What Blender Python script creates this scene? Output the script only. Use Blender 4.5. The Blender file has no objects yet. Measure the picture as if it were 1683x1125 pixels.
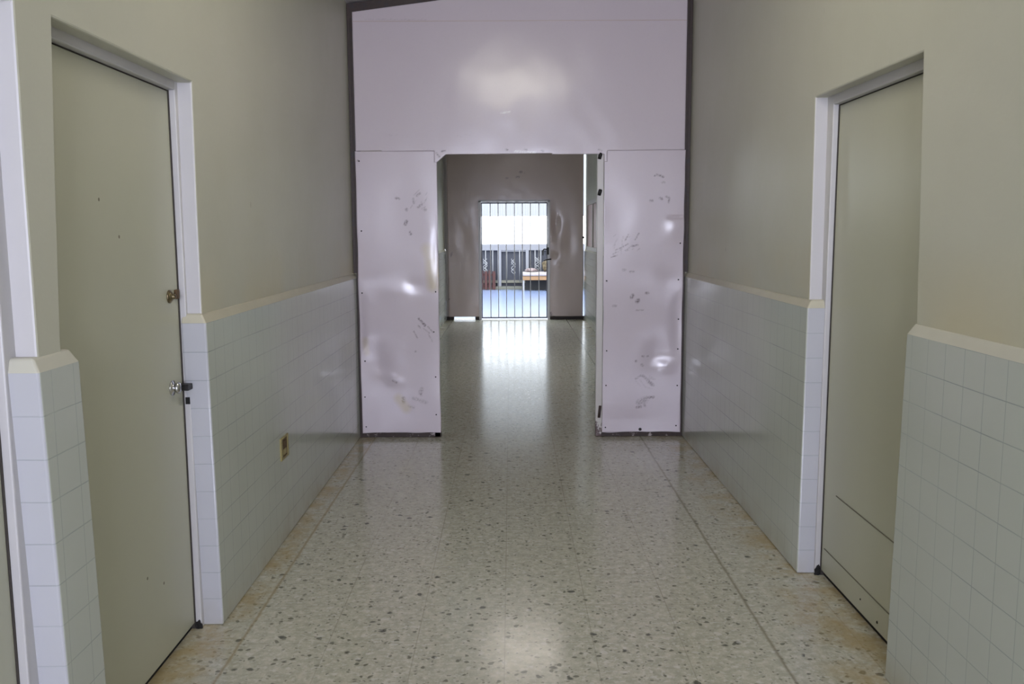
import bpy, bmesh, math, random
from mathutils import Vector, Matrix, noise
S = bpy.context.scene
C = S.collection
random.seed(7)

# ------------------------------------------------------------------ camera
F_PX, PITCH, YAW, ROLL, EYE = 1442.18, .1250, .0007, -.0044, 1.5
cd = bpy.data.cameras.new('camera'); cam = bpy.data.objects.new('camera', cd); C.objects.link(cam)
cd.sensor_width = 36; cd.lens = F_PX / 1683 * 36; cd.clip_start = .02; cd.clip_end = 300
fw = Vector((math.sin(YAW) * math.cos(PITCH), math.cos(YAW) * math.cos(PITCH), -math.sin(PITCH)))
rt = Vector((math.cos(YAW), -math.sin(YAW), 0)); up = rt.cross(fw)
cr, sr = math.cos(ROLL), math.sin(ROLL)
r2 = rt * cr + up * sr; u2 = -rt * sr + up * cr
cam.matrix_world = Matrix(((r2.x, u2.x, -fw.x, 0), (r2.y, u2.y, -fw.y, 0), (r2.z, u2.z, -fw.z, EYE), (0, 0, 0, 1)))
S.camera = cam
def on_y(u, v, Y):
    """where the photograph's pixel (u, v) meets the upright plane at distance Y"""
    d = fw + r2 * ((u - 841.5) / F_PX) - u2 * ((v - 562.5) / F_PX)
    return (d.x * Y / d.y, EYE + d.z * Y / d.y)

# ------------------------------------------------------------------ materials
class NT:
    def __init__(s, name):
        s.m = bpy.data.materials.new(name); s.m.use_nodes = True
        s.t = s.m.node_tree; s.n = s.t.nodes; s.l = s.t.links
        s.b = s.n['Principled BSDF']
        s.pos = s.n.new('ShaderNodeNewGeometry').outputs['Position']
    def put(s, sock, v):
        if hasattr(v, 'is_linked') or isinstance(v, bpy.types.NodeSocket): s.l.new(v, sock)
        else: sock.default_value = v
    def math(s, op, a, b=0.0, clamp=False):
        n = s.n.new('ShaderNodeMath'); n.operation = op; n.use_clamp = clamp
        s.put(n.inputs[0], a); s.put(n.inputs[1], b); return n.outputs[0]
    def sep(s, v=None):
        n = s.n.new('ShaderNodeSeparateXYZ'); s.l.new(v or s.pos, n.inputs[0]); return n.outputs
    def scale(s, vec, xyz):
        n = s.n.new('ShaderNodeVectorMath'); n.operation = 'MULTIPLY'; s.l.new(vec, n.inputs[0]); n.inputs[1].default_value = xyz
        return n.outputs[0]
    def noise(s, scale, detail=2, rough=.5, vec=None, color=False):
        n = s.n.new('ShaderNodeTexNoise'); n.inputs['Scale'].default_value = scale
        n.inputs['Detail'].default_value = detail; n.inputs['Roughness'].default_value = rough
        s.l.new(vec or s.pos, n.inputs['Vector']); return n.outputs['Color' if color else 'Fac']
    def voro(s, scale, vec=None):
        n = s.n.new('ShaderNodeTexVoronoi'); n.inputs['Scale'].default_value = scale
        s.l.new(vec or s.pos, n.inputs['Vector']); return n.outputs['Distance'], n.outputs['Color']
    def ramp(s, v, lo, hi):
        n = s.n.new('ShaderNodeMapRange'); n.clamp = True; s.put(n.inputs[0], v)
        n.inputs[1].default_value = lo; n.inputs[2].default_value = hi; return n.outputs[0]
    def mix(s, f, a, b, mode='MIX'):
        n = s.n.new('ShaderNodeMix'); n.data_type = 'RGBA'; n.blend_type = mode
        s.put(n.inputs[0], f)
        for k, c in ((6, a), (7, b)):
            if isinstance(c, tuple): n.inputs[k].default_value = (*c, 1)
            else: s.l.new(c, n.inputs[k])
        return n.outputs[2]
    def bump(s, h, strength, dist=.01):
        n = s.n.new('ShaderNodeBump'); n.inputs['Strength'].default_value = strength; n.inputs['Distance'].default_value = dist
        s.l.new(h, n.inputs['Height']); s.l.new(n.outputs[0], s.b.inputs['Normal'])
    def set(s, color=None, rough=None, metal=None, spec=None, coat=None):
        for k, v in (('Base Color', color), ('Roughness', rough), ('Metallic', metal), ('Specular IOR Level', spec), ('Coat Weight', coat)):
            if v is None: continue
            if isinstance(v, tuple): s.b.inputs[k].default_value = (*v, 1)
            else: s.put(s.b.inputs[k], v)
        return s.m

def simple(name, col, rough=.5, metal=0., var=.12, scale=12, bump=.0):
    t = NT(name); f = t.noise(scale, 3)
    dark = tuple(c * (1 - var) for c in col)
    if bump: t.bump(f, bump, .004)
    return t.set(t.mix(f, dark, tuple(min(1, c * (1 + var * .5)) for c in col)), rough, metal)

def m_plaster():
    t = NT('cream_enamel_plaster')
    z = t.sep()[2]
    base = t.mix(t.noise(1.7, 4), (.485, .48, .385), (.565, .562, .47))
    # yellowed old paint just over the tiles
    band = t.math('MULTIPLY', t.ramp(z, 1.48, 1.22), t.ramp(t.noise(1.3, 3), .42, .66))
    base = t.mix(t.math('MULTIPLY', band, .55), base, (.56, .49, .30))
    # small scuffs
    d, c = t.voro(5, t.scale(t.pos, (1, 1, .6)))
    sc = t.math('MULTIPLY', t.ramp(d, .055, .02), t.ramp(t.noise(3.1, 1), .56, .6))
    base = t.mix(t.math('MULTIPLY', sc, .35), base, (.22, .19, .14))
    n = t.noise(9, 4, .6)
    t.bump(n, .22, .012)
    return t.set(base, t.math('ADD', t.math('MULTIPLY', t.noise(5, 2), .12), .36))

def m_tile(row=.10668, vertical=True, z0=0.):
    t = NT('white_glazed_tile' + ('' if vertical else '_edge'))
    x, y, z = t.sep()
    w = t.math('MULTIPLY', t.math('SUBTRACT', t.noise(2.2, 2), .5), .006)
    def line(v, p):
        f = t.math('FRACT', t.math('DIVIDE', t.math('ADD', v, w), p))
        return t.math('MINIMUM', f, t.math('SUBTRACT', 1., f))
    h = line(z, row)
    if vertical:
        h2 = line(t.math('ADD', t.math('ADD', x, y), 20.03), row)
        dmin = t.math('MINIMUM', h, t.math('ADD', h2, .004))
    else: dmin = h
    g = t.ramp(dmin, .020, .006)
    # grout shows more or less from place to place
    vis = t.ramp(t.noise(2.7, 2), .30, .75)
    gf = t.math('MULTIPLY', g, t.math('ADD', .20, t.math('MULTIPLY', vis, .60)))
    base = t.mix(t.noise(2.5, 3), (.465, .49, .435), (.53, .56, .51))
    if not vertical: base = t.mix(t.noise(2.5, 3), (.46, .465, .49), (.52, .52, .55))  # jamb faces: bluish window light mixed into the tile colour
    base = t.mix(gf, base, (.24, .27, .27))
    grime = t.math('MULTIPLY', t.ramp(z, .16, .0), t.ramp(t.noise(6, 3), .35, .7))
    base = t.mix(t.math('MULTIPLY', grime, .45), base, (.34, .29, .17))
    hh = t.math('ADD', t.math('MULTIPLY', t.math('SUBTRACT', 1., g), 1.), t.math('MULTIPLY', t.noise(7, 3), 1.6))
    t.bump(hh, .18, .004)
    return t.set(base, .14)

def m_floor(name='terrazzo'):
    t = NT(name)
    x, y, z = t.sep()
    base = t.mix(t.noise(1.1, 3), (.525, .50, .395), (.60, .58, .48))
    base = t.mix(t.ramp(t.noise(26, 4, .75), .40, .62), t.mix(.75, base, (.36, .355, .27)), base)
    base = t.mix(t.math('MULTIPLY', t.ramp(t.noise(48, 2, .6), .54, .64), .55), base, (.66, .65, .58))
    # marble chips of three sizes
    wob = t.n.new('ShaderNodeVectorMath'); wob.operation = 'MULTIPLY_ADD'
    t.l.new(t.noise(30, 2, .5, color=True), wob.inputs[0]); wob.inputs[1].default_value = (.03, .03, 0); t.l.new(t.pos, wob.inputs[2])
    for sc, thr, r0, col, amt in ((34, .86, .36, (.12, .12, .085), .85), (19, .93, .30, (.075, .078, .06), .9), (60, .74, .38, (.20, .20, .155), .8), (28, .84, .36, (.70, .69, .64), .5)):
        d, c = t.voro(sc, wob.outputs[0])
        cs = t.sep(c)[0 if sc != 28 else 1]
        m = t.math('MULTIPLY', t.ramp(cs, thr, thr + .01), t.ramp(d, r0, r0 - .12))
        base = t.mix(t.math('MULTIPLY', m, amt), base, col)
    P = .325
    def line(v, off, w):
        f = t.math('FRACT', t.math('DIVIDE', t.math('ADD', v, off + 20 * P), P))
        return t.ramp(t.math('MINIMUM', f, t.math('SUBTRACT', 1., f)), w, w * .3)
    g = t.math('MAXIMUM', line(x, .029, .010), line(y, -.139 + .325, .008))
    vis = t.ramp(t.noise(1.6, 2), .30, .70)
    base = t.mix(t.math('MULTIPLY', g, t.math('ADD', .22, t.math('MULTIPLY', vis, .35))), base, (.24, .22, .16))
    # the two outer joints are blackened
    for jx, jk, jc in ((-1.004, .5, (.24, .18, .07)), (.946, .6, (.17, .15, .09))):
        j = t.ramp(t.math('ABSOLUTE', t.math('SUBTRACT', x, t.math('ADD', jx - .006, t.math('MULTIPLY', t.noise(9, 2), .012)))), .010, .002)
        base = t.mix(t.math('MULTIPLY', j, jk), base, jc)
    # yellow wax stain along the walls
    ed = t.math('MAXIMUM', t.ramp(t.math('ADD', x, t.math('MULTIPLY', t.noise(5, 3), .10)), -.93, -1.02), t.ramp(t.math('SUBTRACT', x, t.math('MULTIPLY', t.noise(4, 3), .22)), .93, 1.12))
    st = t.math('MULTIPLY', ed, t.ramp(t.noise(4.5, 4, .65), .36, .62))
    base = t.mix(t.math('MULTIPLY', st, .75), base, (.38, .28, .11))
    # dirt line where the steel screens stand
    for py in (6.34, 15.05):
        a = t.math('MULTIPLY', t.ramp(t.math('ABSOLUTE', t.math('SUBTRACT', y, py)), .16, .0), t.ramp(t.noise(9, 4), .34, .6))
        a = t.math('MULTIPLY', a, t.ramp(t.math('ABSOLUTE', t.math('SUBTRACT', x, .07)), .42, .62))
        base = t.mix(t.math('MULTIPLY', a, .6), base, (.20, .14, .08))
    n = t.noise(3.0, 3, .5)
    t.bump(n, .10, .006)
    return t.set(base, t.math('ADD', .10, t.math('MULTIPLY', t.noise(7, 3), .14)), spec=.55)

def m_sheet(name, a, b, rough=.18):
    t = NT(name)
    at = t.n.new('ShaderNodeAttribute'); at.attribute_name = 'scuff'
    r, g, bl = t.sep(at.outputs['Color'])
    base = t.mix(t.noise(2.1, 4), a, b)
    fine = t.math('MULTIPLY', t.ramp(t.noise(90, 2), .62, .70), .05)
    base = t.mix(fine, base, (.36, .30, .32))
    base = t.mix(r, base, (.17, .13, .14))
    base = t.mix(bl, base, (.86, .84, .84))
    base = t.mix(g, base, (.52, .43, .22))
    t.bump(t.noise(14, 3), .05, .006)
    return t.set(base, t.math('ADD', rough - .04, t.math('MULTIPLY', t.noise(6, 3), .10)), spec=.6)

def m_rust(name, paint, amount=.5):
    t = NT(name)
    f = t.ramp(t.noise(16, 4, .7), amount - .04, amount + .05)
    base = t.mix(f, t.mix(t.noise(40, 2), (.025, .015, .012), (.05, .027, .02)), paint)
    return t.set(base, .5)

def m_post():
    t = NT('white_paint_rusting_at_foot')
    z = t.sep()[2]
    lim = t.math('MULTIPLY', t.ramp(z, .34, .0), .60)
    f = t.ramp(t.math('SUBTRACT', lim, t.noise(30, 4, .7)), -.08, .02)
    base = t.mix(f, t.mix(t.noise(5, 2), (.55, .52, .49), (.64, .61, .58)), (.07, .035, .03))
    return t.set(base, .35)

def m_emit(name, col, s):
    t = NT(name); t.b.inputs['Emission Color'].default_value = (*col, 1); t.b.inputs['Emission Strength'].default_value = s
    return t.set((.8, .8, .8), .4)

def m_corrugated():
    t = NT('pale_grey_ribbed_sheet'); x, y, z = t.sep()
    w = t.math('SINE', t.math('MULTIPLY', x, 95.)); t.bump(w, .2, .006)
    return t.set(t.mix(t.ramp(w, -1, 1), (.22, .22, .225), (.245, .245, .25)), .5)

def m_mesh():
    t = NT('dark_grey_shade_cloth'); x, y, z = t.sep()
    base = t.mix(t.noise(14, 3), (.030, .031, .042), (.050, .052, .066))
    v = t.ramp(t.math('SINE', t.math('MULTIPLY', x, 260.)), -.2, .8)
    return t.set(t.mix(t.math('MULTIPLY', v, .4), base, (.02, .02, .025)), .9)

PLASTER = m_plaster(); TILE = m_tile(); TILE_DAYLIT = m_tile(vertical=False); FLOOR = m_floor()
SHEET = m_sheet('off_white_enamelled_steel', (.60, .53, .575), (.635, .565, .61))
SHEET2 = m_sheet('warm_grey_enamelled_steel', (.53, .425, .39), (.59, .48, .445), .22)
DARK_FRAME = m_rust('rusty_dark_steel', (.03, .023, .025), .60)
BOTTOM_RAIL = m_rust('chipped_painted_rail', (.42, .37, .36), .62)
POST = m_post()
DOOR = simple('grey_green_door_enamel', (.485, .485, .375), .33, var=.06, scale=2.5, bump=.06)
WOOD_FRAME = simple('white_painted_wood', (.56, .545, .545), .36, var=.07, scale=6, bump=.1)
REVEAL = simple('white_painted_reveal', (.57, .555, .555), .42, var=.06, scale=5, bump=.1)
CAP2 = simple('yellowed_mortar_cap', (.52, .49, .375), .45, var=.1, scale=9, bump=.3)
JAMB_CAP = simple('cream_mortar_cap', (.56, .545, .45), .5, var=.1, scale=9, bump=.3)
CEIL = simple('lavender_white_ceiling', (.50, .48, .51), .7, var=.08, scale=3)
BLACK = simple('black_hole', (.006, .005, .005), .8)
GAP_SHADE = simple('dark_dirt_line', (.05, .042, .035), .8)
BRASS = simple('tarnished_brass', (.26, .21, .13), .35, 1., .5, 60)
CHROME = simple('worn_chrome', (.62, .62, .63), .18, 1., .1, 40)
DARK_METAL = simple('black_iron', (.03, .028, .028), .45, .6, .3, 50)
GATE_PAINT = simple('grey_painted_bar', (.38, .36, .35), .4, 0., .2, 30)
WHITE_BAR = simple('white_painted_iron', (.26, .26, .27), .45, 0., .12, 30)
OUT_BEAM = simple('pale_grey_beam', (.17, .17, .19), .6, 0., .1, 5)
SHADE = m_mesh(); RIBBED = m_corrugated()
CONCRETE = simple('blue_grey_polished_concrete', (.18, .23, .36), .22, 0., .08, 2)
CURB = simple('green_grey_curb', (.11, .11, .09), .8, 0., .2, 8)
MATTRESS = simple('white_mattress_cloth', (.32, .28, .28), .8, 0., .1, 10)
ORANGE = simple('orange_brown_bench_side', (.25, .14, .065), .6, 0., .2, 14)
BROWN_CLOTH = simple('brown_olive_cloth', (.10, .075, .04), .9, 0., .6, 16)
PINK_CLOTH = simple('pinkish_grey_cloth', (.22, .17, .17), .9, 0., .4, 20)
RED_BROWN = simple('dark_red_brown_wood', (.05, .012, .010), .7, 0., .4, 20)
PINK_BOARD = simple('pinkish_board', (.50, .36, .34), .5, 0., .08, 5)
OUTLET = simple('yellowed_outlet_plate', (.32, .265, .105), .4, 0., .1, 40)
RUST_BOX = simple('rusty_outlet_box', (.11, .06, .02), .6, 0., .5, 80)
LAMP = m_emit('lit_diffuser', (1.0, .95, .80), 34)
LAMP2 = m_emit('lit_diffuser_dim', (1.0, .92, .86), 17)
GLASS = NT('window_glass'); GLASS.b.inputs['Transmission Weight'].default_value = 1; GLASS = GLASS.set((.97, .98, 1.), .02)

# ------------------------------------------------------------------ mesh helpers
def link(name, bm, mat, parent=None, loc=None, smooth=False, bevel=0, seg=2):
    me = bpy.data.meshes.new(name)
    if loc is not None: bmesh.ops.translate(bm, verts=bm.verts, vec=-Vector(loc))
    elif parent is not None: bmesh.ops.translate(bm, verts=bm.verts, vec=-parent_loc(parent))
    bmesh.ops.recalc_face_normals(bm, faces=bm.faces)
    bm.to_mesh(me); bm.free()
    for m in (mat if isinstance(mat, list) else [mat]): me.materials.append(m)
    o = bpy.data.objects.new(name, me); C.objects.link(o)
    if parent is not None: o.parent = parent
    elif loc is not None: o.location = loc
    if smooth:
        for p in me.polygons: p.use_smooth = True
    if bevel:
        b = o.modifiers.new('bevel', 'BEVEL'); b.width = bevel; b.segments = seg; b.limit_method = 'ANGLE'; b.angle_limit = math.radians(40)
    return o
def parent_loc(p):
    v = Vector(p.location)
    while p.parent: p = p.parent; v += Vector(p.location)
    return v
def box(bm, x0, x1, y0, y1, z0, z1, mi=0):
    v = [bm.verts.new(p) for p in ((x0, y0, z0), (x1, y0, z0), (x1, y1, z0), (x0, y1, z0), (x0, y0, z1), (x1, y0, z1), (x1, y1, z1), (x0, y1, z1))]
    for q in ((0, 3, 2, 1), (4, 5, 6, 7), (0, 1, 5, 4), (1, 2, 6, 5), (2, 3, 7, 6), (3, 0, 4, 7)):
        f = bm.faces.new([v[i] for i in q]); f.material_index = mi
    return bm
def B(*a): return box(bmesh.new(), *a)
def slab_x(x0, x1, poly, bm=None):
    """solid with outline poly in (y, z), between x0 and x1"""
    bm = bm or bmesh.new()
    a = [bm.verts.new((x0, y, z)) for y, z in poly]; b = [bm.verts.new((x1, y, z)) for y, z in poly]
    bm.faces.new(a); bm.faces.new(b[::-1])
    n = len(poly)
    for i in range(n): bm.faces.new((a[i], b[i], b[(i + 1) % n], a[(i + 1) % n]))
    return bm
def loft(plans, bm=None, mats=None):
    """plans: list of (z, [(x, y), ...]) with equal counts"""
    bm = bm or bmesh.new(); R = []
    for z, pl in plans: R.append([bm.verts.new((x, y, z)) for x, y in pl])
    n = len(R[0]); bm.faces.new(R[0]); bm.faces.new(R[-1][::-1])
    for k in range(len(R) - 1):
        for i in range(n):
            f = bm.faces.new((R[k][i], R[k][(i + 1) % n], R[k + 1][(i + 1) % n], R[k + 1][i]))
            if mats: f.material_index = mats[k][i]
    return bm
def tube(bm, pts, r, n=8, radii=None):
    pts = [Vector(p) for p in pts]; rings = []
    for i, p in enumerate(pts):
        d = (pts[min(i + 1, len(pts) - 1)] - pts[max(i - 1, 0)]).normalized()
        a = d.orthogonal().normalized() if i == 0 else (rings_a - d * rings_a.dot(d)).normalized()
        rings_a = a; b = d.cross(a); rr = radii[i] if radii else r
        rings.append([bm.verts.new(p + (a * math.cos(t) + b * math.sin(t)) * rr) for t in [2 * math.pi * k / n for k in range(n)]])
    for k in range(len(rings) - 1):
        for i in range(n): bm.faces.new((rings[k][i], rings[k][(i + 1) % n], rings[k + 1][(i + 1) % n], rings[k + 1][i]))
    bm.faces.new(rings[0][::-1]); bm.faces.new(rings[-1])
    return bm
def lathe(bm, prof, origin, axis, n=20):
    """prof: (radius, distance along axis)"""
    ax = Vector(axis).normalized(); a = ax.orthogonal().normalized(); b = ax.cross(a); o = Vector(origin); R = []
    for r, h in prof: R.append([bm.verts.new(o + ax * h + (a * math.cos(t) + b * math.sin(t)) * max(r, .0003)) for t in [2 * math.pi * k / n for k in range(n)]])
    for k in range(len(R) - 1):
        for i in range(n): bm.faces.new((R[k][i], R[k][(i + 1) % n], R[k + 1][(i + 1) % n], R[k + 1][i]))
    bm.faces.new(R[0][::-1]); bm.faces.new(R[-1])
    return bm
def struct(o, label=None):
    o['kind'] = 'structure'
    if label: o['label'] = label
    return o
def thing(name, loc, label, cat, group=None):
    o = bpy.data.objects.new(name, None); C.objects.link(o); o.location = loc; o.empty_display_size = .1
    o['label'] = label; o['category'] = cat
    if group: o['group'] = group
    return o
def tag(o, label, cat, group=None):
    o['label'] = label; o['category'] = cat
    if group: o['group'] = group
    return o

# ------------------------------------------------------------------ the shell
XL, XR = -1.115, 1.253            # tile faces
PL, PR = XL - .021, XR + .021     # plaster faces
ZW = 1.1735; Y0 = -4.0; YP = 6.32; YG = 15.05; TOP = 4.0
def ceil_z(x): return 3.085 + .125 * (x + 1.115)

struct(link('floor', B(PL - .35, PR + .35, Y0 - .2, YG + .12, -.12, 0), FLOOR), 'glossy cream terrazzo tile floor speckled with dark chips')
bm = bmesh.new()
for y in (Y0 - .2, YG + .2):
    for x, dz in ((PL - .3, 0), (PR + .3, 0), (PR + .3, .15), (PL - .3, .15)): bm.verts.new((x, y, ceil_z(x) + dz))
bm.verts.ensure_lookup_table(); v = bm.verts
for q in ((0, 1, 2, 3), (7, 6, 5, 4), (0, 4, 5, 1), (1, 5, 6, 2), (2, 6, 7, 3), (3, 7, 4, 0)): bm.faces.new([v[i] for i in q])
struct(link('ceiling', bm, CEIL), 'sloping pale lavender ceiling')

wl = [(Y0 - .2, 0), (Y0 - .2, TOP), (9.2, TOP), (9.2, 1.7), (10.9, 1.7), (10.9, TOP), (YG + .15, TOP), (YG + .15, 0),
      (3.235, 0), (3.211, 1.2), (3.213, 1.617), (3.222, 2.035), (2.262, 2.034), (2.226, 1.628), (2.197, 1.233), (2.19, 0),
      (2.095, 0), (2.084, 1.22), (2.083, 1.62), (2.089, 2.032), (1.12, 2.032), (1.12, 0)]
def white_reveals(o):
    o.data.materials.append(REVEAL)
    for p in o.data.polygons:
        if abs(p.normal.x) < .5 and 1.0 < p.center.y < 3.9 and abs(p.normal.y) > .7: p.material_index = 1
    return o
struct(white_reveals(link('wall_left', slab_x(PL - .25, PL, wl), PLASTER, bevel=.006)), 'cream painted plaster wall on the left with two door recesses')
# right wall: door recess, then a boarded window farther on
wr = [(Y0 - .2, 0), (Y0 - .2, TOP), (YG + .15, TOP), (YG + .15, 0),
      (3.735, 0), (3.742, 1.2), (3.752, 1.625), (3.762, 2.052), (2.796, 2.046), (2.77, 1.647), (2.745, 1.212), (2.74, 0)]
wro = struct(white_reveals(link('wall_right', slab_x(PR, PR + .25, wr), PLASTER, bevel=.006)), 'cream painted plaster wall on the right with one door recess')
# back wall with its window (behind the camera)
bm = bmesh.new()
box(bm, PL - .3, PR + .3, Y0 - .2, Y0, 0, .85); box(bm, PL - .3, PR + .3, Y0 - .2, Y0, 2.65, TOP)
box(bm, PL - .3, -.85, Y0 - .2, Y0, .85, 2.65); box(bm, .95, PR + .3, Y0 - .2, Y0, .85, 2.65)
struct(link('wall_back', bm, PLASTER), 'plaster end wall with a daylight window')
bm = bmesh.new()
for a in ((-.85, -.80, .85, 2.65), (.90, .95, .85, 2.65), (.03, .07, .85, 2.65), (-.85, .95, .85, .90), (-.85, .95, 2.60, 2.65), (-.85, .95, 1.95, 1.99)):
    box(bm, a[0], a[1], Y0 - .13, Y0 - .07, a[2], a[3])
w1 = struct(link('window_1', bm, WOOD_FRAME), 'white framed window in the end wall')

bm = bmesh.new()  # added opening, out of view, lets sky brighten the middle section
for a in ((9.2, 9.25, 1.7, 3.1), (10.85, 10.9, 1.7, 3.1), (10.03, 10.07, 1.7, 3.1), (9.2, 10.9, 1.7, 1.75)): box(bm, PL - .16, PL - .09, *a)
struct(link('window_3', bm, WOOD_FRAME), 'high side window lighting the corridor between the partitions')

# tile wainscots, wrapping round the door jambs; last slot is the cream mortar cap on top
def wainscot(name, side, n0, n1, t0, t1, label):
    """side -1 left / +1 right; (n, t) = near/far y at the floor (0) and at the top (1)"""
    fx = XL if side < 0 else XR; px = PL if side < 0 else PR; dx = fx + side * .092
    def plan(a, b): return [(fx, a), (fx, b), (dx, b), (dx, a)]
    def cap(a, b): return [(px - side * .002, a + .012), (px - side * .002, b - .012), (dx, b - .012), (dx, a + .012)]
    zs = [0, .4, .8, ZW]
    bm = loft([(z, plan(n0 + (t0 - n0) * z / ZW, n1 + (t1 - n1) * z / ZW)) for z in zs] + [(ZW + .034, cap(t0, t1))],
              mats=[[0, 1, 0, 1]] * 3 + [[2, 2, 2, 2]])
    o = link(name, bm, [TILE, TILE_DAYLIT, JAMB_CAP if t0 < 3 else CAP2], bevel=.007, seg=3)
    for p in o.data.polygons:
        if p.center.z > ZW + .03: p.material_index = 2
    return struct(o, label)
wainscot('trim_1', -1, 2.092, 2.285, 2.046, 2.243, 'narrow pier of white tiles between the two left doors')
wainscot('trim_2', -1, 3.222, YG + .10, 3.188, YG + .10, 'white tile wainscot on the left wall beyond the door')
wainscot('trim_3', -1, Y0, 1.13, Y0, 1.13, 'white tile wainscot on the left wall nearest')
wainscot('trim_4', 1, 3.708, YG + .10, 3.700, YG + .10, 'white tile wainscot on the right wall beyond the door')
wainscot('trim_5', 1, Y0, 2.795, Y0, 2.762, 'white tile wainscot on the right wall nearest')

# ------------------------------------------------------------------ doors
def door(n, side, leaf_x, y0, y1, ztop, flabel, label):
    """painted flush leaf at the back of the recess, its wooden frame around it"""
    s = side
    bm = bmesh.new()
    xa, xb = sorted((leaf_x, leaf_x + s * .04)); box(bm, xa, xb, y0, y1, .023, ztop)
    lf = struct(link('door_%d' % n, bm, DOOR, loc=(leaf_x, (y0 + y1) / 2, 0), bevel=.002), label)
    bm = bmesh.new()
    xf = leaf_x - s * .026
    xa, xb = sorted((xf, leaf_x + s * .06))
    box(bm, xa, xb, y1 + .004, y1 + .09, 0, ztop + .10); box(bm, xa, xb, y0 - .09, y0 - .004, 0, ztop + .10)
    box(bm, xa, xb, y0 - .004, y1 + .004, ztop + .004, ztop + .10)
    xc, xd = sorted((leaf_x + s * .043, leaf_x + s * .20))           # rebate behind the leaf
    box(bm, xc, xd, y0 - .09, y0 + .05, 0, ztop + .1); box(bm, xc, xd, y1 - .05, y1 + .09, 0, ztop + .1); box(bm, xc, xd, y0 - .09, y1 + .09, ztop - .05, ztop + .1)
    fr = struct(link('trim_%d' % (n + 10), bm, WOOD_FRAME, bevel=.004), flabel)
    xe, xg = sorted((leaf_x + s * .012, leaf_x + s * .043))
    o = link('door_gap', B(xe, xg, y0, y1, 0, .022), BLACK, fr); o['label'] = 'black gap under the door'  # black box standing in for the shade beneath the leaf
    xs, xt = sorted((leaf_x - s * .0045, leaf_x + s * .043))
    bm = bmesh.new(); box(bm, xs, xt, y1 + .0005, y1 + .0036, 0, ztop + .003)  # dark strip painting the shadow gap beside and above the leaf
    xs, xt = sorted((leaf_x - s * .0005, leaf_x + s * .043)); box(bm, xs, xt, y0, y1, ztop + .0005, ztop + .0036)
    o = link('door_seal', bm, GAP_SHADE, fr); o['label'] = 'thin dark dirty line between leaf and frame'
    xh, xi = sorted((xf - s * .004, leaf_x - s * .001))
    bm = bmesh.new(); bmesh.ops.create_icosphere(bm, subdivisions=3, radius=1)
    for v in bm.verts:
        k = 1 + .5 * noise.noise(v.co * 2 + Vector((n, 0, 0)))
        v.co = Vector(((xh + xi) / 2 + v.co.x * .014 * k, y1 + .001 + v.co.y * .007 * k, max(.001, .008 + v.co.z * (.034 if n == 3 else .022) * k)))
    o = link('rotted_foot', bm, BLACK, fr); o['label'] = 'black rotted foot of the frame'
    return lf, fr
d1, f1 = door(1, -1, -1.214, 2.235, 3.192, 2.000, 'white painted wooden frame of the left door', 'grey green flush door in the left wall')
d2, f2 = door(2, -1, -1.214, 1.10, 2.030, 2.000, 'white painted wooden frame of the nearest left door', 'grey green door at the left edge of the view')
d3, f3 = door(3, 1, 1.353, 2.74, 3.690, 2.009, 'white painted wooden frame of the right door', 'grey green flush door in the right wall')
# painted shade round the doors is built with each frame
# kick strips on the right door
for z, y0_, y1_ in ((.400, 2.76, 3.55), (.131, 2.76, 3.66)):
    b = link('kick_strip', B(1.3500, 1.3532, y0_, y1_, z - .0018, z + .0018), simple('dirty_joint_%d' % int(z * 100), (.20, .19, .14), .6), d3)
for y, z, r in ((3.10, .055, .006), (3.26, .075, .004), (2.93, .062, .009), (2.92, .10, .004)):
    link('screw_hole', lathe(bmesh.new(), [(r, 0), (r * .8, .0025), (0, .003)], (1.3535, y, z), (-1, 0, 0), 10), BLACK, d3)
# left door hardware
def lockset():
    o = link('door_lock', lathe(bmesh.new(), [(.024, 0), (.024, .004), (.018, .008), (.014, .012), (.010, .013), (.009, .022), (.004, .024), (0, .0245)], (-1.214, 3.112, 1.277), (1, 0, 0), 24), BRASS, d1, smooth=False, bevel=.001)
    o['label'] = 'tarnished brass lock rosette'
    bm = B(-1.216, -1.204, 3.158, 3.186, 1.264, 1.298); o2 = link('latch', bm, RUST_BOX, d1, bevel=.003); o2['label'] = 'brown rusty latch block'
    bm = lathe(bmesh.new(), [(.027, 0), (.027, .004), (.015, .006), (.013, .012), (.019, .017), (.021, .023), (.016, .029), (0, .031)], (-1.214, 3.095, .951), (1, 0, 0), 24)
    o3 = link('door_knob', bm, CHROME, d1, smooth=True); o3['label'] = 'worn chrome door knob'
    o4 = link('bolt', B(-1.216, -1.176, 3.150, 3.192, .930, .952), DARK_METAL, d1, bevel=.002); o4['label'] = 'black bolt across the door edge'
    for y, z in ((2.62, 1.60), (2.74, 1.49), (2.80, .36), (2.93, .29)):
        link('scuff_mark', lathe(bmesh.new(), [(.006, 0), (.005, .0006), (0, .0008)], (-1.2142, y, z), (1, 0, 0), 10), simple('scuff', (.20, .18, .13), .6), d1)
lockset()
# strike hole in the frame and lock plate
o = link('strike_hole', B(-1.206, -1.190, 3.1935, 3.1975, .872, .898), BLACK, f1)

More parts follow.
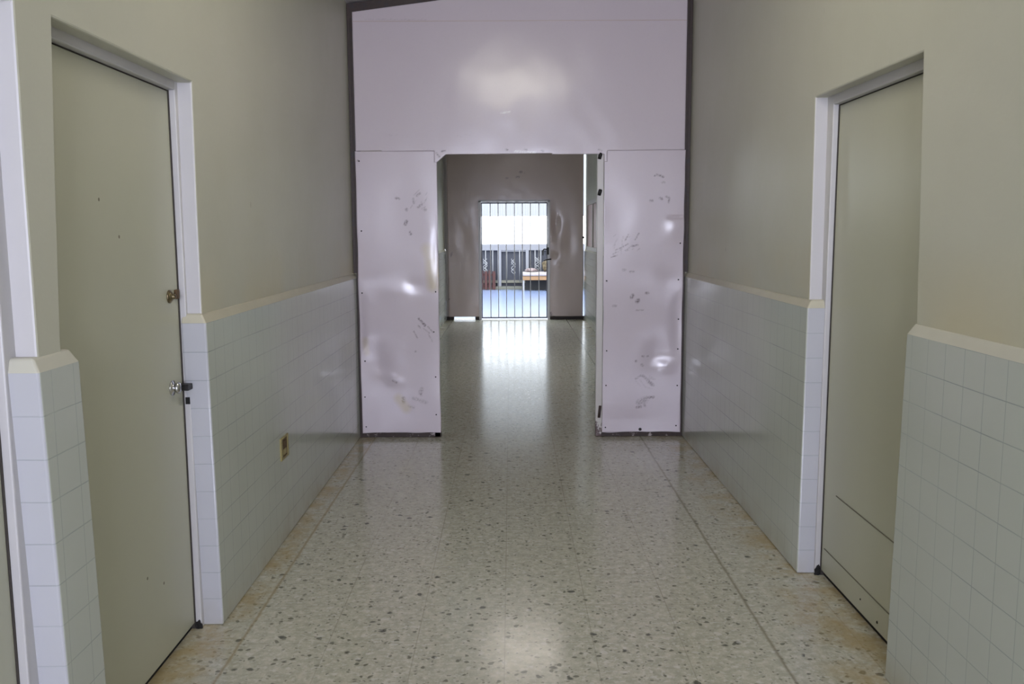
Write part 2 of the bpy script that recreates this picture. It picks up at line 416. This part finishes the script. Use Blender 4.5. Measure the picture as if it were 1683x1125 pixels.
# ------------------------------------------------------------------ outlet on the left tiles
out = thing('wall_outlet', (XL, 4.19, .46), 'old yellowed wall outlet with an open rusty box low on the left tiled wall', 'outlet')
bm = bmesh.new()
for a in ((4.125, 4.150, .405, .515), (4.245, 4.262, .405, .515), (4.150, 4.245, .405, .414), (4.150, 4.245, .506, .515)): box(bm, XL - .001, XL + .007, *a)
link('cover_plate', bm, OUTLET, out, bevel=.0015)
link('outlet_box', B(XL - .001, XL + .003, 4.148, 4.247, .412, .508), RUST_BOX, out)
link('socket', B(XL, XL + .006, 4.17, 4.225, .425, .452), OUTLET, out, bevel=.002)
link('socket', B(XL, XL + .006, 4.17, 4.225, .468, .492), RUST_BOX, out, bevel=.002)

# ------------------------------------------------------------------ steel screens
def seg_d(px, pz, s):
    ax, az, bx, bz = s[:4]; dx, dz = bx - ax, bz - az; L = dx * dx + dz * dz
    t = 0 if L == 0 else max(0, min(1, ((px - ax) * dx + (pz - az) * dz) / L))
    return math.hypot(px - ax - t * dx, pz - az - t * dz)
def sheet(name, poly, Y, mat, parent, step, dents=(), strokes=(), amp=.0016, seed=0., holes=None, topf=None, rag=0.):
    """dented steel sheet: a fine grid clipped to (x0, x1, z0, z1) with dents pressed in and scuffs as a colour attribute"""
    x0, x1, z0, z1 = poly; nx = max(2, round((x1 - x0) / step)); nz = max(2, round((z1 - z0) / step))
    pl = parent_loc(parent); verts = []; cols = []
    for j in range(nz + 1):
        for i in range(nx + 1):
            x = x0 + (x1 - x0) * i / nx; zt = topf(x) if topf else z1; z = z0 + (zt - z0) * j / nz
            if rag:
                if j == 0: z += rag * noise.noise((x * 9, seed, 1.3))
                if i in (0, nx): x += rag * noise.noise((seed, z * 4, 5.1 + i))
            d = amp * noise.noise((x * 3.2 + seed, z * 2.2, seed * 2)) + amp * .35 * noise.noise((x * 9 + seed, z * 7, 3.3))
            for (cx, cz, rx, rz, h) in dents:
                q = ((x - cx) / rx) ** 2 + ((z - cz) / rz) ** 2
                if q < 9: d += h * math.exp(-q)
            verts.append((x - pl.x, Y + d - pl.y, z - pl.z))
            c = [0., 0., 0., 1.]
            for s in strokes:
                r, k, ch = s[4], s[5], s[6]
                if abs(x - (s[0] + s[2]) / 2) > abs(s[0] - s[2]) / 2 + 2 * r or abs(z - (s[1] + s[3]) / 2) > abs(s[1] - s[3]) / 2 + 2 * r: continue
                q = seg_d(x, z, s) / r
                if q < 1.6:
                    g = max(0, min(1, 1.5 - q)) * k * max(.15, min(1.2, .75 + 1.6 * noise.noise((x * 110, z * 110, 2.))))
                    if ch == 1: g = max(0, min(1, (1.6 - q) / 1.2)) * k
                    c[ch] = min(1, max(c[ch], g))
            cols.extend(c)
    W = nx + 1
    faces = [(j * W + i, j * W + i + 1, (j + 1) * W + i + 1, (j + 1) * W + i) for j in range(nz) for i in range(nx)
             if not (holes and holes(x0 + (x1 - x0) * (i + .5) / nx, z0 + ((topf(x0 + (x1 - x0) * (i + .5) / nx) if topf else z1) - z0) * (j + .5) / nz))]
    me = bpy.data.meshes.new(name); me.from_pydata(verts, [], faces)
    at = me.color_attributes.new('scuff', 'FLOAT_COLOR', 'POINT'); at.data.foreach_set('color', cols)
    me.materials.append(mat)
    for p in me.polygons: p.use_smooth = True
    o = bpy.data.objects.new(name, me); C.objects.link(o); o.parent = parent
    s = o.modifiers.new('thickness', 'SOLIDIFY'); s.thickness = .003; s.offset = -1
    return o
def strokes_px(L, Y):
    out = []
    for u0, v0, u1, v1, r, k, ch in L:
        a = on_y(u0, v0, Y); b = on_y(u1, v1, Y); out.append((*a, *b, r * Y / F_PX, k, ch))
    return out
def scribble(u, v, w, h, n, ang, r=.8, k=.8, seed=1):
    rn = random.Random(seed); L = []
    for i in range(n):
        cu, cv = u + rn.uniform(-w, w), v + rn.uniform(-h, h); l = rn.uniform(1.5, 7); a = ang + rn.uniform(-.5, .5)
        L.append((cu - l * math.cos(a), cv - l * math.sin(a), cu + l * math.cos(a), cv + l * math.sin(a), r * rn.uniform(.7, 1.2), k * rn.uniform(.5, 1), 0))
    return L
def screws(parent, pts, Y, r=.0055):
    for x, z in pts:
        link('screw', lathe(bmesh.new(), [(r, 0), (r, .002), (r * .6, .0035), (0, .004)], (x, Y + .001, z), (0, -1, 0), 8), DARK_METAL, parent)

p1 = thing('steel_partition', (.07, YP, 0), 'tall off-white dented sheet steel partition with a doorway, closing the corridor just past the doors', 'partition')
LS = [(685, 322, 690, 318, 1.6, .6, 0), (687, 341, 693, 336, 2, .5, 0), (652, 325, 656, 327, 1.5, .7, 0), (651, 326, 652, 326, 2, .6, 0), (668, 345, 668, 345, 2.4, .8, 0), (666, 369, 668, 364, 2.2, .95, 0),
      (674, 382, 675, 385, 2, .8, 0), (679, 327, 680, 334, 1.6, .5, 0), (697, 345, 700, 345, 2, .45, 0), (702, 410, 718, 452, 9, .5, 1), (709, 430, 712, 470, 9, .65, 1),
      (688, 524, 699, 535, 1.5, .9, 0), (693, 530, 698, 536, 1.3, .9, 0), (688, 536, 690, 539, 1.3, .7, 0), (680, 545, 686, 556, .9, .6, 0), (703, 537, 712, 547, .9, .6, 0), (704, 550, 711, 562, .8, .5, 0), (696, 540, 706, 548, .7, .5, 0),
      (683, 578, 683, 578, 1.6, .6, 0), (646, 626, 652, 629, 1.8, .45, 0), (663, 655, 663, 662, 2.8, .65, 0), (691, 646, 693, 640, 3.2, .4, 0), (692, 648, 692, 650, 1.8, .6, 0), (655, 655, 668, 672, 7, .45, 1), (600, 560, 603, 580, 5, .35, 1),
      (672, 668, 680, 670, 2, .3, 0), (680, 655, 700, 662, 3, .3, 0), (588, 264, 588, 265, 1.2, .7, 0), (718, 249, 727, 249, 1.5, .5, 0)] + scribble(690, 330, 14, 14, 7, 2.4, .8, .35, 3)
RS = [(1076, 289, 1079, 288, 1.2, .8, 0), (1079, 287, 1088, 290, 1.3, .8, 0), (1086, 289, 1090, 291, 1.5, .8, 0), (1069, 330, 1072, 330, 1.8, .7, 0), (1085, 326, 1088, 327, 2, .7, 0), (1095, 323, 1099, 325, 1.5, .6, 0), (1100, 326, 1099, 333, 1.3, .7, 0), (1089, 300, 1092, 300, 1.6, .5, 0),
      (1027, 396, 1033, 386, 1.1, .7, 0), (1044, 394, 1050, 384, 1.1, .7, 0), (1012, 411, 1020, 408, .9, .8, 0), (1020, 408, 1032, 401, 1., .8, 0), (1039, 405, 1048, 403, 1.3, .8, 0), (1005, 423, 1014, 420, 1., .8, 0), (1008, 418, 1012, 415, 1., .6, 0), (1028, 412, 1032, 411, 1.2, .6, 0),
      (1024, 444, 1027, 444, 2, .5, 0), (1036, 447, 1041, 447, 1.8, .55, 0), (1038, 489, 1040, 486, 2.6, .75, 0), (1062, 482, 1065, 482, 2, .7, 0), (1047, 496, 1049, 494, 2.8, .9, 0), (1008, 503, 1012, 503, 1.8, .5, 0), (1046, 510, 1057, 510, 1.2, .4, 0), (997, 462, 997, 463, 1.6, .6, 0),
      (1056, 586, 1058, 586, 1.6, .6, 0), (1064, 586, 1065, 586, 1.6, .5, 0), (1045, 594, 1046, 594, 1.8, .75, 0), (1055, 600, 1056, 601, 2.2, .5, 0), (1045, 623, 1054, 617, 1.5, .5, 0), (1056, 618, 1068, 628, 2.2, .55, 0), (1066, 628, 1073, 633, 2.6, .75, 0), (1066, 654, 1074, 653, 2.2, .75, 0),
      (1050, 662, 1062, 656, 4.5, .5, 0), (1047, 670, 1053, 669, 2.2, .7, 0), (1058, 663, 1060, 668, 2, .5, 0)] + scribble(1030, 400, 20, 14, 12, 2.0, .7, .5, 5) + scribble(1060, 640, 14, 22, 8, .6, 1.2, .3, 9)
TS = [(824, 186, 838, 184, 1.1, 1, 2), (600, 32, 700, 33, .8, .18, 0), (718, 252, 722, 258, 1.2, .9, 0), (726, 249, 731, 248, 1.2, .9, 0), (832, 246, 834, 247, 1.4, .8, 0), (862, 246, 866, 247, 1.4, .6, 0), (890, 248, 893, 249, 1.4, .5, 0), (846, 249, 880, 251, 1.8, .9, 2), (984, 246, 988, 248, 1.4, .6, 0)] + scribble(700, 230, 90, 10, 5, 0, .6, .15, 4)
LX0, LX1, RX0, RX1, ZS = -1.097, -.523, .664, 1.236, 2.070
ls = sheet('left_sheet', (LX0, LX1, .036, ZS), YP, SHEET, p1, .0055, rag=.006, seed=1.7,
           dents=[(-.98, .58, .09, .12, .011), (-.86, .44, .06, .05, -.006), (-.80, 1.07, .10, .08, -.005), (-.70, 1.12, .07, .05, .004), (-.53, 1.35, .03, .16, .004), (-.80, 1.6, .16, .2, .004), (-1.09, .85, .03, .16, .008)], strokes=strokes_px(LS, YP))
rs = sheet('right_sheet', (RX0, RX1, .034, ZS), YP, SHEET, p1, .0055, rag=.006, seed=8.1,
           dents=[(1.19, 1.60, .06, .012, .008), (1.18, 1.53, .07, .09, -.008), (1.06, .62, .10, .10, .011), (1.12, .52, .06, .05, -.008), (1.20, .80, .04, .2, .008), (.76, 1.62, .14, .2, .005), (.93, .12, .2, .1, .005), (1.14, 1.15, .08, .12, .005)], strokes=strokes_px(RS, YP))
ax0, ax1, az = -.513, .662, 2.045
def hole(x, z):
    if LX1 + .0 < x < RX0 and z < az + .004 + .004 * math.sin(x * 9): return x > -.45 or (z - (az - .055)) < (x - LX1) * .85
    return z < ZS and (x < LX1 - .0 or x > RX0 + .0) and False
ts = sheet('top_sheet', (-1.094, 1.230, az - .055, 3.3), YP - .0045, SHEET, p1, .008, seed=4.4, amp=.0022,
           holes=lambda x, z: (z < ZS - .0 and (x < LX1 - .02 or x > RX0 + .02)) or (z < az and -.455 < x < RX0 - .004) or (x <= -.455 and z < az - .055 + (x + .525) * .8),
           topf=lambda x: 3.016 + .127 * (x + 1.097), dents=[(.10, 2.32, .06, .16, .0025), (-.30, 2.5, .4, .3, .003)], strokes=strokes_px(TS, YP))
ls['label'] = 'dented sheet left of the doorway with scuffs and a yellow patch'; rs['label'] = 'dented sheet right of the doorway covered in dark scuffs'; ts['label'] = 'wide smooth sheet over the doorway'
link('upper_seam', slab_x(-1.09, 1.228, [(YP - .0075, 2.951), (YP - .003, 2.951), (YP - .003, 2.955), (YP - .0075, 2.955)]), SHEET2, p1)
bm = bmesh.new()
box(bm, XL + .002, LX0 + .03, YP + .012, YP + .062, 0, 3.03); box(bm, RX1 - .03, XR - .002, YP + .012, YP + .062, 0, 3.32)
box(bm, PL + .002, XL + .004, YP + .012, YP + .062, ZW + .035, 3.06); box(bm, XR - .004, PR - .002, YP + .012, YP + .062, ZW + .035, 3.35)
link('outer_frame', bm, DARK_FRAME, p1)
bm = bmesh.new()
for x0_, x1_ in ((XL + .003, -.52), (.66, XR - .003)): box(bm, x0_, x1_, YP + .014, YP + .058, .0, .034)
link('bottom_rail', bm, BOTTOM_RAIL, p1, bevel=.002)
# sloping head rail under the ceiling
bm = bmesh.new()
def sloped(bm, x0, x1, y0, y1, za, zb, k=.127, ref=-1.097):
    v = [bm.verts.new((x, y, zz + k * (x - ref))) for y in (y0, y1) for x, zz in ((x0, za), (x1, za), (x1, zb), (x0, zb))]
    for q in ((0, 1, 2, 3), (7, 6, 5, 4), (0, 4, 5, 1), (1, 5, 6, 2), (2, 6, 7, 3), (3, 7, 4, 0)): bm.faces.new([v[i] for i in q])
sloped(bm, PL + .003, PR - .003, YP + .010, YP + .06, 2.98, 3.080)
link('head_rail', bm, DARK_FRAME, p1)
bm = bmesh.new()
box(bm, .616, .662, YP + .014, YP + .064, 0, az + .03)
ro = link('doorway_post', bm, POST, p1, bevel=.003); ro['label'] = 'white doorway post rusted at the foot'
link('doorway_post', B(-.568, -.5235, YP + .014, YP + .064, 0, az + .03), POST, p1, bevel=.003)
link('doorway_head', B(-.524, .616, YP + .014, YP + .064, az + .012, az + .06), POST, p1, bevel=.003)
for z in (2.030, 1.775):
    h = link('hinge', lathe(bmesh.new(), [(.0, 0), (.012, .002), (.014, .03), (.012, .045), (0, .047)], (.628, YP + .005, z - .022), (.25, 0, 1), 12), DARK_METAL, p1, smooth=True)
link('hinge', lathe(bmesh.new(), [(.0, 0), (.010, .002), (.010, .09), (0, .092)], (.640, YP + .008, .14), (.1, 0, 1), 12), m_rust('rust_hinge', (.2, .1, .09), .6), p1, smooth=True)
screws(ls, [on_y(u, v, YP) for u, v in ((595, 482), (716, 480), (713, 546), (600, 594), (600, 653), (717, 682), (602, 702), (590, 265), (594, 380), (716, 620))], YP)
screws(rs, [on_y(u, v, YP) for u, v in ((997, 462), (997, 577), (996, 634), (995, 703), (1115, 460), (1115, 525), (1114, 574), (1113, 634), (1111, 700), (1118, 400))], YP)
screws(rs, [on_y(1052, 706, YP)], YP, .012)
screws(ts, [on_y(u, v, YP) for u, v in ((586, 27), (586, 120), (835, 250), (1124, 150))], YP, .004)

# second, farther screen
p2 = thing('steel_partition', (.07, YG, 0), 'farther warm grey steel partition around the barred gate at the end of the corridor', 'partition')
g0, g1, gz = -.549, .663, 2.025
PX0, PX1 = -1.108, 1.232
def F2(L): return strokes_px(L, YG)
far_sheet = sheet('steel_sheet', (PX0 + .03, PX1, .050, 3.1), YG, SHEET2, p2, .0125, seed=2.2, amp=.003, topf=lambda x: 3.03 + .125 * (x + 1.1),
      holes=lambda x, z: g0 + .005 < x < g1 - .005 and z < gz - .02,
      dents=[(-.8, 1.4, .12, .2, .006), (.76, 1.62, .07, .16, .022), (.70, 1.42, .06, .08, -.012), (.75, 1.10, .06, .05, .012), (.82, .93, .06, .04, -.008), (1.0, 1.3, .1, .3, .006), (.2, 2.6, .3, .15, .004)],
      strokes=F2([(741, 421, 743, 416, 1.5, .6, 0), (737, 455, 737, 490, 1, .4, 0), (738, 492, 738, 492, 1.4, .8, 0), (903, 398, 903, 400, 1.5, .5, 0), (905, 515, 907, 521, 2, .8, 0),
                  (849, 291, 853, 291, 1.4, .8, 0), (832, 293, 834, 293, 1.4, .7, 0), (855, 283, 857, 283, 1.7, .9, 0), (862, 285, 862, 285, 1.0, .5, 0)]))
bm = bmesh.new()
box(bm, g0 - .002, g0 + .040, YG - .012, YG + .05, 0, gz); box(bm, g1 - .036, g1 + .004, YG - .012, YG + .05, 0, gz); box(bm, g0 - .002, g1 + .004, YG - .012, YG + .05, gz - .022, gz + .012)
o = link('gate_surround', bm, simple('white_gate_surround', (.66, .64, .66), .3, 0., .08, 10), p2, bevel=.002); o['label'] = 'white painted frame around the gate'
bm = bmesh.new()
box(bm, PX1 - .03, PX1, YG + .005, YG + .05, .0, 3.3)
sloped(bm, PL + .003, PR - .003, YG + .005, YG + .06, 3.01, 3.09)
link('outer_frame', bm, DARK_FRAME, p2)
bm = bmesh.new(); box(bm, XL + .002, PX0 + .035, YG + .005, YG + .05, 0, 3.08); box(bm, PL + .002, XL + .01, YG + .005, YG + .05, ZW + .035, 3.08)
link('side_post', bm, simple('greyed_cream_paint', (.46, .42, .41), .4), p2)
bm = bmesh.new()
box(bm, XL + .002, -.985, YG + .002, YG + .05, .0, .055); box(bm, g1, XR - .002, YG + .002, YG + .05, 0, .055); box(bm, -.62, g0 + .004, YG + .002, YG + .05, .0, .055)
link('bottom_rail', bm, simple('black_rust_rail', (.035, .025, .022), .6), p2)
link('screw', lathe(bmesh.new(), [(.02, 0), (.02, .006), (0, .012)], (1.232, YG - .02, 1.40), (0, -1, 0), 8), DARK_METAL, p2)
# gate leaf
gt = thing('barred_gate', (.055, YG, 0), 'narrow steel gate of upright round bars at the far end of the corridor', 'gate')
a0, a1, b0, b1 = -.507, .625, .022, 1.998
bm = bmesh.new(); yb = YG + .02
box(bm, a0, a0 + .016, yb - .012, yb + .012, b0, b1); box(bm, a1 - .018, a1, yb - .012, yb + .012, b0, b1)
box(bm, a0, a1, yb - .012, yb + .012, b1 - .022, b1)
box(bm, a0, a1, yb - .012, yb + .012, b0, b0 + .020)
link('gate_frame', bm, simple('dark_steel_frame', (.055, .05, .06), .4, .3, .2, 20), gt, bevel=.002)
for x in (-.349, -.215, -.080, .059, .194, .333, .478):
    link('bar', tube(bmesh.new(), [(x, yb, b0 + .01), (x, yb, b1 - .01)], .0072, 10), GATE_PAINT, gt, smooth=True)
bm = bmesh.new(); tube(bm, [(.545, yb - .02, 1.10), (.542, yb - .022, 1.18), (.565, yb - .022, 1.205), (.61, yb - .022, 1.20)], .012, 8); box(bm, .605, .648, yb - .035, yb + .015, 1.11, 1.235)
o = link('gate_lock', bm, DARK_METAL, gt, bevel=.002); o['label'] = 'black lock box with a hooked shackle'
bm = bmesh.new(); tube(bm, [(.555, yb - .03, 1.005), (.60, yb - .03, 1.025), (.688, yb - .035, 1.035)], .011, 8)
link('gate_bolt', bm, DARK_METAL, gt, smooth=True)
for z in (.19, 1.02): link('hinge', tube(bmesh.new(), [(a0 - .012, yb - .016, z - .03), (a0 - .012, yb - .016, z + .03)], .014, 10), DARK_METAL, gt, smooth=True)

# boarded window on the right wall between the two screens
bm = bmesh.new(); wx = PR
for a in ((12.60, 12.68, 1.20, 1.99), (14.47, 14.55, 1.20, 1.99), (12.60, 14.55, 1.92, 1.99), (12.60, 14.55, 1.20, 1.26), (13.50, 13.56, 1.2, 1.99)): box(bm, wx - .035, wx + .01, *a)
w2 = struct(link('window_2', bm, simple('pale_wooden_window_frame', (.50, .46, .42), .5), bevel=.003), 'window frame on the right wall between the two partitions')
o = link('pane_board', B(wx - .012, wx + .008, 12.66, 14.49, 1.24, 1.94), PINK_BOARD, w2); o['label'] = 'pinkish boards closing the window'

# ------------------------------------------------------------------ ceiling lamps (both above the frame of the photograph)
def lamp(x, y, z, label, mat, w=1.2):
    l = thing('ceiling_lamp', (x, y, z), label, 'lamp')
    bm = bmesh.new(); v = [bm.verts.new(p) for p in ((-w / 2, -.07, .012), (w / 2, -.07, .012), (w / 2, .07, .012), (-w / 2, .07, .012), (-w / 2 - .01, -.11, .075), (w / 2 + .01, -.11, .075), (w / 2 + .01, .11, .075), (-w / 2 - .01, .11, .075))]
    for p in v: p.co += Vector((x, y, z))
    for q in ((0, 3, 2, 1), (4, 5, 6, 7), (0, 1, 5, 4), (1, 2, 6, 5), (2, 3, 7, 6), (3, 0, 4, 7)): bm.faces.new([v[i] for i in q])
    link('housing', bm, WOOD_FRAME, l)
    link('diffuser', B(x - w / 2 + .02, x + w / 2 - .02, y - .04, y + .04, z - .03, z + .014), mat, l, bevel=.015, seg=3)
    bm = bmesh.new()
    for sx in (-.35, .35): tube(bm, [(x + sx, y, z + .07), (x + sx, y, ceil_z(x + sx) + .01)], .008, 8)
    link('stem', bm, WOOD_FRAME, l)
    return l
l1 = lamp(.07, 3.10, 3.05, 'lit fluorescent ceiling lamp over the two facing doors', LAMP, 1.0)
l2 = lamp(.10, 9.05, 3.05, 'lit ceiling lamp between the two steel partitions', LAMP2, .8)

# ------------------------------------------------------------------ bright yard beyond the gate
struct(link('floor.001', B(-7, 7, YG + .12, 40, -.14, -.004), CONCRETE), 'bluish concrete floor of the sunlit yard')
struct(link('trim_20', B(-4.2, 4.2, 22.98, 23.20, -.004, .075), CURB, bevel=.01), 'grey green kerb under the fence')
FY = 23.12
fn = thing('garden_fence', (0, FY, 0), 'pale grey fence with posts, thin uprights and dark shade cloth behind the gate', 'fence')
link('top_beam', B(-4, 4, FY - .04, FY + .04, 1.015, 1.180), OUT_BEAM, fn, bevel=.01)
for x0_, x1_ in ((-.352, -.255), (.385, .465), (-1.12, -1.03), (1.18, 1.27), (-1.9, -1.8), (1.9, 2.0)): link('post', B(x0_, x1_, FY - .05, FY + .03, .075, 1.02), OUT_BEAM, fn, bevel=.006)
link('centre_rail', B(-.26, .39, FY - .02, FY + .02, .985, 1.02), OUT_BEAM, fn)
link('lower_rail', B(-3.9, 3.9, FY - .03, FY + .02, .165, .235), simple('olive_grey_rail', (.12, .115, .09), .7), fn, bevel=.004)
link('shade_cloth', B(-3.9, 3.9, FY + .035, FY + .045, .0, 1.03), SHADE, fn)
for x in (-.665, -.478, -.112, .225, .63, .78, -.93, .95): link('upright', tube(bmesh.new(), [(x, FY - .03, .2), (x, FY - .03, 1.02)], .010, 8), WHITE_BAR, fn, smooth=True)
def ornament(x, z0, z1):
    bm = bmesh.new(); h = z1 - z0
    for s in (-1, 1):
        pts = [(x + s * .05 * math.sin(t * math.pi * 3.5 + s * .5), FY - .045, z0 + h * t) for t in [i / 18 for i in range(19)]]
        tube(bm, pts, .0065, 6)
    tube(bm, [(x - .06, FY - .045, z0 + h * .6), (x, FY - .045, z0 + h * .78), (x + .06, FY - .045, z0 + h * .6)], .007, 6)
    link('ornament', bm, simple('white_scroll', (.30, .30, .31), .5), fn, smooth=True)
ornament(-.675, .46, .80); ornament(.06, .40, .80); ornament(.70, .52, .84)
# ribbed shutter hanging over the fence and the posts that carry it
sh = thing('ribbed_screen', (0, FY, 1.9), 'pale grey finely ribbed sheet hanging across the top of the bright opening behind the gate', 'screen')
link('ribbed_sheet', B(-4, 4, FY - .02, FY + .0, 1.905, 5.2), RIBBED, sh)  # unseen upper part raised to keep sky out of the floor reflection
for x in (-3.9, 3.9): link('post', B(x - .05, x + .05, FY - .04, FY + .04, 1.185, 5.2), OUT_BEAM, sh)
cr_ = link('wooden_crate', bmesh.new(), RED_BROWN, None, loc=(0, 0, 0)) if False else None
bm = bmesh.new()
for i in range(4): box(bm, -.80 + i * .105, -.80 + i * .105 + .075, 22.93, 22.97, .0, .50 - .02 * (i % 2))
box(bm, -.80, -.40, 22.97, 23.0, .05, .12); box(bm, -.80, -.40, 22.97, 23.0, .36, .42)
tag(link('slatted_panel', bm, RED_BROWN, None), 'dark reddish brown slatted panel leaning low against the left of the fence', 'panel')
# bench
bn = thing('bench_bed', (.65, 22.6, 0), 'low bench bed with a white mattress and orange side by the fence beyond the gate', 'bench')
link('frame', B(.300, 1.75, 22.40, 22.92, .27, .375), ORANGE, bn, bevel=.008)
link('mattress', B(.285, 1.76, 22.37, 22.94, .378, .470), MATTRESS, bn, bevel=.03, seg=3)
for x, y in ((.30, 22.41), (.30, 22.88), (1.70, 22.41), (1.70, 22.88)): link('leg', B(x, x + .04, y, y + .04, -.004, .30), WHITE_BAR, bn, bevel=.004)
link('leg', B(.955, .99, 22.41, 22.45, -.004, .28), WHITE_BAR, bn)
link('side_board', B(.37, 1.7, 22.80, 22.83, .0, .27), simple('black_board', (.01, .01, .012), .7), bn)  # near-black upright sheet filling the space beneath the bench
def lump(name, cx, cy, cz, rx, ry, rz, mat, seed):
    bm = bmesh.new(); bmesh.ops.create_icosphere(bm, subdivisions=4, radius=1)
    for v in bm.verts:
        k = 1 + .35 * noise.noise(v.co * 1.6 + Vector((seed, 0, 0))) + .15 * noise.noise(v.co * 5 + Vector((0, seed, 0)))
        v.co = Vector((v.co.x * rx * k, v.co.y * ry * k, max(-.85, v.co.z) * rz * k))
    cz = .474 - min(v.co.z for v in bm.verts)
    bmesh.ops.translate(bm, verts=bm.verts, vec=(cx, cy, cz))
    return link(name, bm, mat, None, loc=(cx, cy, .474), smooth=True)
tag(lump('cloth_heap', .94, 22.70, .60, .15, .16, .15, BROWN_CLOTH, 3.1), 'heap of brown and olive cloth on the right of the bench bed', 'cloth')
tag(lump('crumpled_blanket', .52, 22.68, .50, .15, .14, .045, PINK_CLOTH, 5.5), 'flat crumpled pinkish grey blanket on the left of the mattress', 'blanket')

# ------------------------------------------------------------------ daylight
w = bpy.data.worlds.new('sky'); S.world = w; w.use_nodes = True
w.node_tree.nodes['Background'].inputs[0].default_value = (.86, .93, 1.0, 1); w.node_tree.nodes['Background'].inputs[1].default_value = 4.0
def area(name, loc, rot, sx, sy, e, col):
    l = bpy.data.lights.new(name, 'AREA'); l.shape = 'RECTANGLE'; l.size = sx; l.size_y = sy; l.energy = e; l.color = col
    o = bpy.data.objects.new(name, l); C.objects.link(o); o.location = loc; o.rotation_euler = rot; return o
area('window_daylight', (.05, Y0 - .06, 1.75), (math.pi / 2, 0, 0), 1.7, 1.7, 175, (.76, .78, 1.0))
sun = bpy.data.lights.new('sun', 'SUN'); sun.energy = .6; sun.color = (1, .96, .9); sun.angle = .01
so = bpy.data.objects.new('sun', sun); C.objects.link(so); so.rotation_euler = (math.radians(30), math.radians(-12), 0)

S.view_settings.view_transform = 'Standard'; S.view_settings.look = 'None'; S.view_settings.gamma = 1
S.view_settings.exposure = .46; S.view_settings.use_curve_mapping = False
